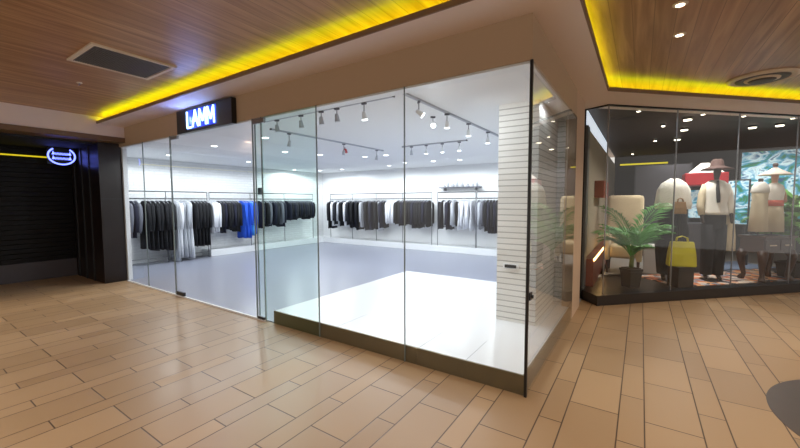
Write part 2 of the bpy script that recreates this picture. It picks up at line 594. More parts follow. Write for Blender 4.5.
def window(nx, x0, x1, y0, y1, z0, z1, m, lbl, seals=()):
    o = MB().box(x0, x1, y0, y1, z0, z1).build('window_%d' % nx, m)
    o['kind'] = 'structure'
    o['label'] = lbl
    o['category'] = 'window'
    for (a, b, c, d) in seals:
        MB().box(a, b, c, d, z0, z1).build('edge_seal', M['seal'], o)
    return o


Y0, Y1 = -0.006, 0.006
window(1, -7.57, -6.66, Y0, Y1, 0.02, HG, M['glass'], 'leftmost clear pane of the long glass front', ((-6.659, -6.651, -0.008, 0.008),))
window(2, -6.645, -5.65, Y0, Y1, 0.02, HG, M['glass'], 'clear pane left of the glass door', ((-5.647, -5.630, -0.010, 0.010),))
window(3, -3.27, -2.298, Y0, Y1, 0.005, HG, M['gglass'], 'green tinted pane right of the glass door', ((-2.296, -2.290, -0.008, 0.008), (-3.276, -3.268, -0.008, 0.008)))
window(4, -2.288, -1.142, Y0, Y1, 0.005, HG, M['glass'], 'clear pane in front of the platform middle', ((-1.139, -1.133, -0.008, 0.008),))
window(5, -1.130, -0.014, Y0, Y1, 0.005, HG, M['glass'], 'clear pane left of the black corner post')
window(6, -0.006, 0.006, 0.014, 2.232, 0.005, HG, M['glass'], 'clear glass of the short side toward the pier')
struct('trim_8', MB().box(-0.012, 0.009, -0.010, 0.013, 0.0, HG), M['blackpost'], label='thin black corner post of the glass shop', cat='trim')
struct('trim_9', MB().box(-7.57, -3.27, -0.014, 0.014, 0.0, 0.02), M['white'], label='pale threshold under the left glass', cat='trim')
# frameless door
dr = bpy.data.objects.new('door_1', None)
COL.objects.link(dr)
dr['kind'] = 'structure'
dr['label'] = 'frameless glass entrance door with steel fittings'
dr['category'] = 'door'
dr.location = (-5.62, 0, 0)
MB().box(0.0, 2.165, Y0, Y1, 0.022, HG).build('pane', M['glass'], dr)
MB().box(2.167, 2.177, -0.009, 0.009, 0.022, HG).build('edge_seal', M['seal'], dr)
MB().box(0.02, 0.24, -0.016, 0.016, 2.535, 2.585, 0.004).build('patch_fitting', M['steel'], dr)
MB().box(0.02, 0.26, -0.016, 0.016, 0.022, 0.082, 0.004).build('patch_fitting', M['dsteel'], dr)
fin = window(7, -3.437, -3.285, 0.02, 0.032, 0.005, HG, M['gglass'], 'narrow green glass strip beside the door', ((-3.439, -3.434, 0.016, 0.036),))
MB().box(-3.43, -3.20, -0.018, 0.018, 2.525, 2.585, 0.004).build('patch_fitting', M['steel'], fin)
MB().box(-3.43, -3.29, -0.014, 0.014, 0.01, 0.05, 0.003).build('patch_fitting', M['dsteel'], fin)

# ---- diagonal shop shell
shop_poly = [(-0.02, 3.385), W(0.0, 0.0)[:2], W(6.4, 0.0)[:2], (6.3, 11), (-0.02, 11)]
struct('floor_display', MB().prism(shop_poly, 0.0, 0.15), M['darkfloor'], label='dark raised base of the mannequin shop', cat='floor')
struct('floor_carpet', MB().prism([W(0.3, 1.3)[:2], W(6.2, 1.3)[:2], (6.2, 10.9), (0.15, 10.9), (0.15, 4.6)], 0.15, 0.154), M['shopfloor'], label='grey floor deeper in the mannequin shop', cat='floor')
struct('ceiling_display', MB().prism([(-0.05, 3.4), W(0.16, 0.10)[:2], W(6.4, 0.10)[:2], (6.3, 11), (-0.05, 11)], HS + 0.013, HS + 0.06), M['darkceil'], label='dark ceiling of the mannequin shop', cat='ceiling')
struct('wall_stone', MB().box(-0.12, -0.03, 3.39, 11, 0.15, 2.70), M['stone'], label='beige stone side wall of the mannequin shop', cat='wall')
struct('wall_far', MB().box(-0.05, 6.4, 10.8, 10.95, 0.15, HS + 0.013), M['blackm'], label='dark far wall of the mannequin shop', cat='wall')
tag(MB().box(-0.12, -0.025, 3.40, 7.4, 2.71, 2.945).build('wall_lightbox', M['lightbox']), 'white lit band along the top of the stone wall', 'light box')
x = MB().box(-0.028, 0.10, 3.70, 7.3, 0.15, 0.60).build('skirting_cabinet', M['redwood'])
tag(x, 'reddish wood low cabinet along the stone wall', 'cabinet')
MB().box(0.10, 0.118, 3.68, 7.3, 0.575, 0.605).build('light_strip', M['led_warm'], x)
Hb = 0.15


def shop_window(nx, a, b, lbl):
    d = Vector((b[0] - a[0], b[1] - a[1]))
    o = thing('window_%d' % nx, lbl, 'window', (a[0], a[1], 0), math.atan2(d.y, d.x))
    o['kind'] = 'structure'
    L = d.length
    MB().box(0.003, L - 0.003, -0.005, 0.005, Hb, HS).build('pane', M['glass'], o)
    MB().box(L - 0.006, L + 0.006, -0.008, 0.008, Hb, HS).build('edge_seal', M['steel'], o)
    return o


nn = 0.08
ms = [0.16, 1.363, 2.541, 3.757, 4.96, 6.16]
shop_window(8, (-0.03, 3.39), W(0.16, nn)[:2], 'narrow angled pane beside the beige pier')
wl = ['pane in front of the potted palm', 'pane in front of the cream cape and white blouse', 'pane in front of the console table', 'fourth pane of the mannequin shop', 'fifth pane of the mannequin shop']
for i in range(5):
    shop_window(9 + i, W(ms[i], nn)[:2], W(ms[i + 1], nn)[:2], wl[i])
struct('trim_10', MB().box(-0.055, -0.028, 3.375, 3.402, 0, HS), M['blackpost'], label='black edge post of the mannequin shop', cat='trim')
struct('trim_11', MB().box(-0.03, 0.0, 3.41, 3.66, 0.15, 2.70), M['greypost'], label='grey upright just inside the mannequin shop', cat='trim')
# black top rail of the diagonal glass
tr_ = MB()
tr_.prism([W(0.14, 0.06)[:2], W(6.2, 0.06)[:2], W(6.2, 0.10)[:2], W(0.16, 0.10)[:2], (-0.02, 3.40), (-0.05, 3.38)], HS - 0.02, HS)
struct('trim_12', tr_, M['blackpost'], label='black head rail over the mannequin shop glass', cat='trim')

# dark round inlay in the corridor floor
tag(MB().lathe([(0.0, 0.0005), (0.96, 0.0005), (0.96, 0.003), (0.0, 0.003)], 72, (2.52, 0.85, 0)).build('floor_inlay', M['inlay']), 'dark grey round inlay in the beige tile floor', 'floor inlay', kind='structure')

# ================================================================== CEILING FIXTURES
v = thing('air_vent', 'grey air vent with pale frame in the wood ceiling', 'vent', (-4.03, -1.16, HC))
fr_ = MB()
for b in ((-0.36, 0.36, -0.38, -0.345), (-0.36, 0.36, 0.345, 0.38), (-0.36, -0.325, -0.345, 0.345), (0.325, 0.36, -0.345, 0.345)):
    fr_.box(b[0], b[1], b[2], b[3], -0.018, 0.0)
fr_.build('frame', M['cream'], v)
g_ = MB()
for i in range(34):
    yy = -0.34 + i * 0.02
    g_.box(-0.325, 0.325, yy, yy + 0.013, -0.012, -0.004)
g_.box(-0.325, 0.325, -0.345, 0.345, -0.003, 0.0)
g_.build('grille', M['grille'], v)
d_ = thing('ceiling_diffuser', 'round ringed air diffuser near the yellow cove', 'vent', (1.90, 3.43, HC))
MB().lathe([(0.0, 0), (0.33, 0), (0.335, -0.012), (0.27, -0.03), (0.265, -0.018), (0.0, -0.018)], 40).build('outer_ring', M['cream'], d_, True)
MB().lathe([(0.20, -0.018), (0.25, -0.018), (0.245, -0.026), (0.20, -0.022)], 40).build('ring', M['ring_d'], d_, True)
MB().lathe([(0.0, -0.018), (0.17, -0.018), (0.16, -0.034), (0.06, -0.042), (0.0, -0.042)], 40).build('ring', M['cream'], d_, True)
MB().lathe([(0.055, -0.040), (0.13, -0.038), (0.12, -0.046), (0.055, -0.048)], 40).build('ring', M['ring_d'], d_, True)
for (lx, ly, lb) in ((0.91, 0.75, 'small lit ceiling downlight at the top edge right of the cove'), (0.95, 1.39, 'small ceiling downlight between the round diffuser and the top edge')):
    t = thing('downlight', lb, 'light', (lx, ly, HC))
    MB().lathe([(0.0, 0), (0.05, 0), (0.05, -0.008), (0.036, -0.012), (0.0, -0.012)], 20).build('ring', M['cream'], t, True)
    MB().lathe([(0.0, -0.012), (0.03, -0.012), (0.03, -0.014), (0.0, -0.014)], 16).build('lens', M['lens_w'], t)
t = thing('sprinkler', 'tiny pale sprinkler in the wood ceiling near the vent', 'sprinkler', (-5.28, -1.2, HC))
MB().lathe([(0.0, 0), (0.03, 0), (0.03, -0.006), (0.0, -0.006)], 14).build('plate', M['cream'], t)
MB().lathe([(0.0, -0.006), (0.009, -0.006), (0.009, -0.03), (0.014, -0.032), (0.0, -0.034)], 10).build('nozzle', M['chrome'], t)

# ================================================================== SIGNS
sg = thing('illuminated_sign', 'black box sign with glowing pale blue letters above the glass front', 'sign', (-5.25, 0, 2.575))
MB().box(0.0, 1.47, -0.07, -0.002, 0.00, 0.340, 0.006).build('box', M['black'], sg)
LT = {'L': [((0, 1), (0, 0)), ((0, 0), (1, 0))], 'A': [((0, 0), (0.5, 1)), ((0.5, 1), (1, 0)), ((0.22, 0.36), (0.78, 0.36))],
      'M': [((0, 0), (0.06, 1)), ((0.06, 1), (0.5, 0.25)), ((0.5, 0.25), (0.94, 1)), ((0.94, 1), (1, 0))]}


def stroke_letter(mb, ch, x0, wd, z0, ht, r, y):
    for (a, b) in LT[ch]:
        mb.tube([(x0 + a[0] * wd, y, z0 + a[1] * ht), (x0 + b[0] * wd, y, z0 + b[1] * ht)], r, 6)


for ch, x0, wd in (('L', 0.35, 0.11), ('A', 0.50, 0.15), ('M', 0.69, 0.17), ('M', 0.90, 0.17)):
    mb = MB()
    stroke_letter(mb, ch, x0, wd, 0.055, 0.235, 0.013, -0.085)
    mb.build('letter', M['sign_l'], sg)
MB().box(0.32, 1.10, -0.074, -0.070, 0.04, 0.305).build('glow_panel', M['sign_g'], sg)
lamp('sign_glow_fill', 'POINT', (-4.95, -0.12, 2.76), 4.2, (0.25, 0.38, 1.0), shadow_soft_size=0.05)  # added blue lights without a fixture, tinting the soffit beside the sign
lamp('sign_glow_fill', 'POINT', (-4.60, -0.12, 2.76), 2.0, (0.25, 0.38, 1.0), shadow_soft_size=0.05)

nz_ = thing('neon_sign', 'round blue neon sign hanging before the black shutter', 'sign', (-8.8, -0.57, 2.45))


def arc(a0, a1, rx, rz, n=28):
    return [(0, rx * math.cos(a0 + (a1 - a0) * i / n), rz * math.sin(a0 + (a1 - a0) * i / n)) for i in range(n + 1)]


MB().tube(arc(math.radians(128), math.radians(412), 0.20, 0.165), 0.014, 8).build('ring_tube', M['neon_b'], nz_, True)
for z0 in (0.035, -0.055):
    mb = MB()
    n_ = 26
    pts = []
    for i in range(n_ + 1):
        yy = -0.135 + 0.27 * i / n_
        pts.append((0.0, yy, z0 + (0.022 if i % 2 else -0.016) + (0.03 if i in (1, n_ - 1) else 0)))
    mb.tube(pts, 0.010, 6)
    mb.build('tube_line', M['neon_b'], nz_, True)
MB().box(-0.02, -0.012, -0.21, 0.21, -0.17, 0.17).build('backing', M['black'], nz_)
mb = MB()
for yy in (-0.12, 0.12):
    mb.tube([(-0.016, yy, 0.165), (-0.016, yy, 0.172)], 0.004, 6)
    mb.tube([(-0.016, yy, 0.165), (-0.016, yy, 0.17)], 0.004, 6)
mb.bm.free()
for yy in (-0.12, 0.12):
    MB().tube([(-0.016, yy, 0.165), (-0.016, yy, 0.172)], 0.004, 6).build('hanger', M['dsteel'], nz_)

# ================================================================== STORE LIGHTS
ZC = 2.63
POWER = 74.0


def recessed(x, y, label, pw=POWER):
    t = thing('ceiling_downlight', label, 'light', (x, y, ZC), 0, 'recessed lights in the white shop ceiling')
    MB().lathe([(0.0, 0), (0.075, 0), (0.075, -0.006), (0.058, -0.010), (0.0, -0.010)], 20).build('ring', M['white'], t, True)
    MB().lathe([(0.0, -0.010), (0.055, -0.010), (0.053, -0.016), (0.0, -0.018)], 18).build('lens', M['lens'], t, True)
    lamp('store_lamp', 'SPOT', (x, y, ZC - 0.03), pw, COOL, (0, 0, 0), spot_size=3.08, spot_blend=0.25, shadow_soft_size=0.06)


rec = [(-4.61, 1.03, 'downlight just right of the door top, near the glass'), (-5.77, 2.37, 'downlight behind the green tinted pane, middle row'), (-5.51, 3.15, 'downlight behind the joint right of the green pane'),
       (-8.69, 6.21, 'far downlight near the back corner, second from left'), (-9.2, 5.5, 'far downlight nearest the left back corner'), (-7.74, 6.3, 'far downlight left of the back rail middle'),
       (-4.9, 4.04, 'downlight in the middle of the ceiling, left of a pair'), (-4.3, 4.08, 'downlight in the middle of the ceiling, right of a pair'), (-5.7, 6.17, 'far downlight over the back rail middle'),
       (-4.84, 5.73, 'far downlight just right of the clear pane joint'), (-4.0, 5.85, 'far downlight over the wall shelf left end'), (-3.3, 6.01, 'far downlight over the wall shelf right end'),
       (-6.2, 1.04, 'downlight behind the glass door, near its top'), (-8.2, 3.1, 'downlight behind the glass door toward the left wall'), (-1.95, 5.3, 'far downlight beside the white brick column'),
       (-8.4, 1.2, 'added downlight over the dark coats on the left'), (-1.9, 1.6, 'downlight over the white platform middle')]  # the one over the coats is added to brighten the dim left side
for a in rec[:16]:
    recessed(a[0], a[1], a[2], POWER * (2.0 if a[0] < -8.0 and a[1] < 4 else 1.3 if a[0] < -6 and a[1] < 2 else 1.0))


recessed(-0.115, 1.40, 'added fill downlight between the white brick column and the short glass side', 16.0)  # extra fixture added to brighten the brick wall behind the side glass


def track(x0, y0, x1, y1, label):
    L = math.hypot(x1 - x0, y1 - y0)
    t = thing('lighting_track', label, 'lighting track', (x0, y0, ZC), math.atan2(y1 - y0, x1 - x0), 'lighting tracks on the white ceiling')
    MB().box(0, L, -0.016, 0.016, -0.022, 0).build('rail', M['palegrey'], t)
    MB().box(-0.012, 0.0, -0.018, 0.018, -0.024, 0).build('end_cap', M['dsteel'], t)
    MB().box(L, L + 0.012, -0.018, 0.018, -0.024, 0).build('end_cap', M['dsteel'], t)


track(-3.55, 0.24, -1.43, 0.24, 'grey lighting track running along the glass front')
track(-1.29, 0.16, -1.29, 3.6, 'grey lighting track running away beside the column')
track(-3.25, 3.2, -1.9, 3.2, 'grey lighting track across the middle of the ceiling')
track(-3.9, 0.62, -3.9, 3.4, 'grey lighting track running away behind the green pane')


def track_spot(x, y, label, lit, tilt, azim, drop=0.10, pw=44.0):
    t = thing('track_spotlight', label, 'spotlight', (x, y, ZC - 0.022), azim, 'spotlights on the ceiling tracks')
    MB().box(-0.03, 0.03, -0.012, 0.012, -0.02, 0.0, 0.003).build('adapter', M['greycloth'], t)
    MB().tube([(0, 0, -0.02), (0, 0, -drop)], 0.006, 8).build('stem', M['steel'], t)
    hd = MB().lathe([(0.0, 0.036), (0.016, 0.036), (0.020, 0.024), (0.030, -0.046), (0.028, -0.050), (0.026, -0.045), (0.0, -0.045)], 16).build('head', M['white'] if lit else M['palegrey'], t, True)
    hd.location = (0, 0, -drop - 0.03)
    hd.rotation_euler = (tilt, 0, 0)
    ln = MB().lathe([(0.0, -0.046), (0.031, -0.046), (0.031, -0.058), (0.0, -0.062)], 14).build('lens', M['lens'] if lit else M['glass'], hd, True)
    if lit:
        q = Matrix.Rotation(azim, 4, 'Z') @ Matrix.Rotation(tilt, 4, 'X')
        p = Vector((x, y, ZC - 0.022 - drop - 0.03)) + (q @ Vector((0, 0, -0.075)))
        lamp('track_lamp', 'SPOT', p, pw, COOL, q.to_euler(), spot_size=1.9, spot_blend=0.7, shadow_soft_size=0.04)


for i, xx in enumerate((-3.27, -2.81, -2.46, -2.21)):
    track_spot(xx, 0.24, ['grey unlit spotlight at the left end of the front track', 'second unlit spotlight from the left on the front track', 'third unlit spotlight from the left on the front track', 'unlit spotlight left of the lit one on the front track'][i], False, 0.25, 0.3, 0.07)
track_spot(-1.81, 0.24, 'lit spotlight at the right of the front track', True, 0.2, 0.0, 0.10)
for i, yy in enumerate((0.52, 1.19, 1.85, 2.6)):
    track_spot(-1.29, yy, ['lit spotlight nearest the glass on the track beside the column', 'second lit spotlight from the glass on the track beside the column', 'third lit spotlight from the glass on the track beside the column', 'farthest lit spotlight on the track beside the column'][i], True, 1.0 if i == 0 else 0.25, -0.86 if i == 0 else 0.5, 0.09, 40.0 if i == 0 else 44.0)
track_spot(-1.50, 1.22, 'bright spotlight turned toward the glass front', True, -0.9, 0.6, 0.06)
for i, xx in enumerate((-3.05, -2.72, -2.38, -2.04)):
    track_spot(xx, 3.2, ['unlit spotlight at the left of the middle track', 'second spotlight from the left on the middle track', 'third spotlight from the left on the middle track', 'rightmost lit spotlight on the middle track'][i], i > 0, 0.3, 0.4, 0.08)
for i, yy in enumerate((0.95, 2.2, 3.2)):
    track_spot(-3.9, yy, ['unlit spotlight nearest the glass on the green pane track', 'middle unlit spotlight on the green pane track', 'farthest unlit spotlight on the green pane track'][i], False, 0.4, 1.2, 0.12)

t = thing('red_beacon', 'small red lamp hanging from the white ceiling', 'lamp', (-4.3, 2.67, ZC))
MB().tube([(0, 0, 0), (0, 0, -0.04)], 0.008, 8).build('stem', M['steel'], t)
MB().lathe([(0.0, -0.03), (0.03, -0.03), (0.055, -0.09), (0.05, -0.11), (0.0, -0.12)], 16).build('shade', M['red'], t, True)
t = thing('wall_speaker', 'small black speaker on the wall above the left rail', 'speaker', (-9.70, 4.45, 1.88))
MB().box(0.0, 0.03, -0.02, 0.02, -0.03, 0.03).build('bracket', M['dsteel'], t)
MB().box(0.03, 0.14, -0.06, 0.06, -0.11, 0.11, 0.012).build('cabinet', M['speaker'], t)
t = thing('handle_plate', 'small dark rounded handle on the white brick column', 'handle', (-0.502, 1.25, 0.805))
MB().box(-0.09, 0.09, -0.012, 0.0, -0.028, 0.028, 0.004).build('plate', M['white'], t)
MB().box(-0.065, 0.065, -0.035, -0.012, -0.018, 0.018, 0.008).build('grip', M['dsteel'], t)
t = thing('glass_clamp', 'small dark clamp on the glass beside the corner post', 'clamp', (0.006, 0.05, 0.80))
MB().box(0.0, 0.012, -0.03, 0.03, -0.03, 0.03, 0.003).build('plate', M['dsteel'], t)
MB().tube([(0.012, 0, 0), (0.026, 0, 0)], 0.014, 12).build('knob', M['speaker'], t)

# ================================================================== CLOTHES
# racks -----------------------------------------------------------------
RX, RYB = -9.25, 6.90         # rail lines of the left wall and of the back wall


def rack(label, x0, y0, x1, y1, low=False, posts=None, zf=0.2):
    L = math.hypot(x1 - x0, y1 - y0)
    dz = 0.2 - zf
    t = thing('clothes_rack', label, 'clothes rack', (x0, y0, zf), math.atan2(y1 - y0, x1 - x0), 'steel clothes racks along the walls')
    MB().tube([(0, 0, 1.42 + dz), (L, 0, 1.42 + dz)], 0.014, 8).build('hanging_rail', M['dsteel'], t, True)
    MB().tube([(0, 0, 1.60 + dz), (L, 0, 1.60 + dz)], 0.013, 8).build('top_rail', M['dsteel'], t, True)
    n = posts or max(2, int(round(L / 1.15)) + 1)
    for i in range(n):
        u = L * i / (n - 1)
        MB().tube([(u, 0, 0), (u, 0, 1.60 + dz)], 0.012, 8).build('post', M['steel'], t, True)
    if low:
        for z in (0.04, 0.15):
            MB().tube([(0, 0, z), (L, 0, z)], 0.011, 8).build('bottom_rail', M['steel'], t, True)
    return t


rack('steel rack nearest the dark pier holding the long black coats', RX, 0.42, RX, 2.50, True, zf=0.012)
rack('steel rack on the left white ledge with the blue clothes', RX, 2.56, RX, 6.35)
rack('long steel rack on the back wall left of the brick column', -8.90, RYB, -4.62, RYB)
rack('white lit rack unit under the small wall shelf', -4.42, RYB, -3.20, RYB, posts=2)
rack('steel rack half hidden by the white brick column', -3.17, RYB, -1.2, RYB)


def hanger_mesh():
    mb = MB()
    mb.tube([(0, -0.20, -0.115), (0, -0.10, -0.06), (0, 0, -0.045), (0, 0.10, -0.06), (0, 0.20, -0.115)], 0.007, 5)
    mb.tube([(0, 0, -0.045), (0, 0, -0.01), (0, 0.014, 0.006), (0, 0.010, 0.020), (0, 0, 0.0245), (0, -0.014, 0.017)], 0.0035, 5)
    return mb


def mesh_of(mb, name):
    bmesh.ops.recalc_face_normals(mb.bm, faces=mb.bm.faces)
    me = bpy.data.meshes.new(name)
    mb.bm.to_mesh(me)
    mb.bm.free()
    for p in me.polygons:
        p.use_smooth = True
    return me


HANG = mesh_of(hanger_mesh(), 'hanger')
HANG.materials.append(M['palegrey'])


def body_mesh(length, wid, th, kind, seed):
    """one garment body, hanging; local y = shoulder width, local x = thickness, z down from the rail"""
    rnd = random.Random(seed)
    top = -0.055
    prof = [(top, 0.055, 0.6), (top - 0.02, 0.09, 0.8), (top - 0.055, wid * 0.5 * 0.80, 0.85), (top - 0.10, wid * 0.5, 1.0),
            (top - 0.22, wid * 0.5 * 0.96, 1.05), (top - 0.45 * length, wid * 0.5 * 0.92, 1.05), (top - 0.75 * length, wid * 0.5 * (1.0 if kind != 'dress' else 1.12), 1.15), (top - length, wid * 0.5 * (1.03 if kind != 'dress' else 1.25), 1.3)]
    if kind == 'trousers':
        prof = [(top - 0.04, 0.17, 0.6), (top - 0.07, 0.19, 0.9), (top - 0.3, 0.19, 1.0), (top - 0.6 * length, 0.17, 1.0), (top - length, 0.16, 0.9)]
    n = 20
    ph = rnd.random() * 6
    rings = []
    for zi, (z, hw, tk) in enumerate(prof):
        r = []
        for k_ in range(n):
            a = 2 * PI * k_ / n
            rip = 1 + 0.22 * math.sin(5 * a + ph) * min(1, zi / 4)
            zz_ = z - (0.02 * math.sin(3 * a + ph) if zi == len(prof) - 1 else 0)
            r.append((th * tk * 0.5 * math.sin(a) * rip, hw * math.cos(a), zz_))
        rings.append(r)
    return mesh_of(MB().rings(rings), 'garment_body')


def sleeve_mesh(side, length, wid, seed):
    rnd = random.Random(seed)
    s0 = side * wid * 0.5
    pts = [(0.0, s0 * 0.86, -0.135), (0.004, s0 * 1.06, -0.20), (0.01, s0 * 1.13, -0.20 - 0.45 * length), (0.014 * rnd.choice((-1, 1)), s0 * 1.12, -0.20 - length)]
    return mesh_of(MB().tube(pts, [0.045, 0.05, 0.043, 0.036], 8), 'garment_sleeve')


CACHE = {}


def cached(fn, *k_):
    if (fn, k_) not in CACHE:
        CACHE[(fn, k_)] = fn(*k_)
    return CACHE[(fn, k_)]


def add_obj(name, me, m, parent):
    o = bpy.data.objects.new(name, me)
    COL.objects.link(o)
    o.parent = parent
    if m is not None:
        if not me.materials:
            me.materials.append(None)
        o.material_slots[0].link = 'OBJECT'
        o.material_slots[0].material = m
    return o


def garment(x, y, rz, kind, length, wid, th, m, label, group, seed, cat='garment'):
    name = {'coat': 'hanging_coat', 'jacket': 'hanging_jacket', 'shirt': 'hanging_shirt', 'top': 'hanging_blouse', 'trousers': 'hanging_trousers', 'dress': 'hanging_dress'}[kind]
    t = thing(name, label, cat, (x, y, 1.62), rz, group)
    length = round(length / 0.05) * 0.05
    add_obj('body', cached(body_mesh, length, wid, th, kind, seed % 3), m, t)
    if kind not in ('trousers', 'dress'):
        sl = min(0.58, max(0.25, length - 0.18))
        for sd in (-1, 1):
            add_obj('sleeve', cached(sleeve_mesh, sd, round(sl, 2), wid, seed % 2), m, t)
    h = add_obj('hanger', HANG, None, t)
    return t


def cluster(axis, a, b, n, zb, kinds, mats, what, where, group, wid=0.44, cat='garment'):
    for i in range(n):
        u = a + (b - a) * (i + 0.5) / n
        kd = kinds[i % len(kinds)]
        mname = mats[i % len(mats)]
        ln = 1.62 - 0.055 - zb + random.uniform(-0.07, 0.07) * (0.6 if kd == 'coat' else 1.0)
        cn = {'blackcloth': 'black', 'navycloth': 'navy', 'greycloth': 'grey', 'darkgrey': 'charcoal', 'whitecloth': 'white', 'palegrey': 'pale grey', 'bluecloth': 'royal blue', 'skycloth': 'sky blue'}[mname]
        if n == 1:
            lb = '%s %s %s' % (cn, kd, where)
        else:
            lb = '%s %s, %s of the %s %s' % (cn, kd, ORD[i], what, where)
        ang = random.uniform(-0.05, 0.05)
        th = min(0.11, abs(b - a) / n * 0.80)
        if axis == 'L':
            garment(RX, u, PI / 2 + ang, kd, ln, wid, round(th, 2), M[mname], lb, group, i, cat)
        else:
            garment(u, RYB, ang, kd, ln, wid, round(th, 2), M[mname], lb, group, i, cat)


GL, GB = 'clothes on the left wall racks', 'clothes on the back wall racks'
cluster('L', 0.50, 0.84, 4, 0.74, ['jacket'], ['darkgrey', 'greycloth', 'navycloth', 'greycloth'], 'four short pieces', 'at the pier end of the left rack', GL)
cluster('L', 0.92, 1.58, 7, 0.38, ['coat'], ['blackcloth'], 'long black row', 'on the left rack by the pier', GL, 0.48)
cluster('L', 1.60, 2.03, 5, 0.08, ['dress', 'coat'], ['palegrey', 'whitecloth', 'palegrey'], 'long pale row', 'between the black rows, left rack', GL)
cluster('L', 2.05, 2.47, 5, 0.36, ['coat'], ['blackcloth'], 'long black row', 'right of the pale ones, left rack', GL, 0.48)
cluster('L', 2.51, 2.73, 3, 0.70, ['shirt'], ['whitecloth'], 'short white row', 'after the second black row, left rack', GL)
cluster('L', 2.76, 3.38, 7, 0.74, ['jacket', 'top'], ['blackcloth', 'navycloth', 'blackcloth'], 'dark row', 'left of the blue clothes', GL)
cluster('L', 3.47, 3.90, 5, 0.50, ['jacket', 'dress'], ['bluecloth', 'bluecloth', 'bluecloth', 'skycloth', 'bluecloth'], 'blue row', 'behind the door edge', GL)
cluster('L', 4.06, 4.97, 10, 0.74, ['jacket', 'trousers', 'top'], ['navycloth', 'darkgrey', 'blackcloth', 'greycloth', 'navycloth'], 'dark row', 'right of the blue clothes', GL)
cluster('L', 5.10, 6.25, 12, 0.98, ['top', 'shirt'], ['navycloth', 'blackcloth', 'navycloth', 'darkgrey', 'blackcloth'], 'short dark row', 'in the back corner', GL)
cluster('B', -8.86, -7.75, 11, 0.64, ['jacket', 'trousers', 'coat'], ['blackcloth', 'navycloth', 'whitecloth', 'darkgrey', 'blackcloth', 'palegrey'], 'mixed row', 'at the corner end of the back rack', GB)
cluster('B', -7.72, -6.30, 14, 0.62, ['jacket', 'trousers'], ['blackcloth', 'navycloth', 'blackcloth', 'blackcloth', 'palegrey', 'navycloth', 'blackcloth'], 'dark row', 'left of the white shirts, back rack', GB)
cluster('B', -6.24, -5.78, 4, 0.84, ['shirt'], ['whitecloth', 'whitecloth', 'whitecloth', 'blackcloth'], 'shirts', 'between dark rows, back rack', GB)
cluster('B', -5.74, -4.66, 11, 0.80, ['jacket', 'top'], ['blackcloth', 'navycloth', 'blackcloth', 'blackcloth'], 'dark row', 'right of the white shirts, back rack', GB)
cluster('B', -4.36, -3.70, 7, 0.77, ['trousers', 'jacket'], ['navycloth', 'blackcloth', 'whitecloth', 'navycloth', 'darkgrey', 'palegrey', 'blackcloth'], 'mixed row', 'under the small wall shelf', GB)
cluster('B', -3.68, -3.24, 5, 0.78, ['dress', 'shirt'], ['whitecloth'], 'white row', 'under the right of the wall shelf', GB)
cluster('B', -3.14, -2.90, 3, 0.84, ['shirt'], ['greycloth', 'palegrey', 'greycloth'], 'grey row', 'left of the last black ones', GB)
cluster('B', -2.88, -2.45, 5, 0.68, ['coat'], ['blackcloth', 'navycloth'], 'black row', 'beside the brick column', GB)

# small wall shelf with ornaments
sh_ = thing('wall_shelf', 'thin grey shelf on the back wall above the white rack', 'shelf', (-3.82, 7.28, 1.95))
MB().box(-0.66, 0.66, -0.22, 0.0, -0.015, 0.015, 0.004).build('board', M['greycloth'], sh_)
for xx in (-0.5, 0.5):
    MB().box(xx - 0.012, xx + 0.012, -0.18, 0.0, -0.10, -0.015).build('bracket', M['steel'], sh_)
for i, (xx, hh, rr) in enumerate(((-0.50, 0.09, 0.035), (-0.38, 0.22, 0.030), (-0.22, 0.14, 0.045), (-0.08, 0.24, 0.032), (0.08, 0.16, 0.045), (0.26, 0.10, 0.05), (0.42, 0.13, 0.035), (0.55, 0.18, 0.03))):
    o = MB().lathe([(0.0, 0), (rr, 0), (rr * 1.05, hh * 0.45), (rr * 0.45, hh * 0.68), (rr * 0.38, hh * 0.92), (rr * 0.5, hh), (0.0, hh)], 16).build('ornament_bottle', M['palegrey'], None, True, (-3.82 + xx, 7.16, 1.965))
    tag(o, 'small pale bottle on the wall shelf, %s from the left' % ORD[i], 'bottle', 'bottles on the wall shelf')

# ================================================================== MANNEQUIN SHOP CONTENT
RZ = PI / 4
ZB = 0.15


def place(name, label, cat, s, n, z=ZB, rz=0.0, group=None):
    return thing(name, label, cat, W(s, n, z), RZ + rz, group)


def ell(cx, cy, z, a, b, n=24, rip=0.0, ph=0.0, k_=7):
    return [(cx + a * math.cos(2 * PI * i / n) * (1 + rip * math.sin(k_ * 2 * PI * i / n + ph)), cy + b * math.sin(2 * PI * i / n) * (1 + rip * math.sin(k_ * 2 * PI * i / n + ph)), z) for i in range(n)]


def figure(parent, verts, edges, radii, m, name='body', root=0):
    me = bpy.data.meshes.new(name)
    me.from_pydata(verts, edges, [])
    me.materials.append(m)
    o = bpy.data.objects.new(name, me)
    COL.objects.link(o)
    o.parent = parent
    md = o.modifiers.new('skin', 'SKIN')
    md.use_smooth_shade = True
    layer = me.skin_vertices[0] if me.skin_vertices else None
    if layer is None:
        bm = bmesh.new()
        bm.from_mesh(me)
        bm.verts.layers.skin.verify()
        bm.to_mesh(me)
        bm.free()
        layer = me.skin_vertices[0]
    for i, r in enumerate(radii):
        layer.data[i].radius = r if isinstance(r, tuple) else (r, r)
        layer.data[i].use_root = (i == root)
    sb = o.modifiers.new('sub', 'SUBSURF')
    sb.levels = 2
    sb.render_levels = 2
    return o


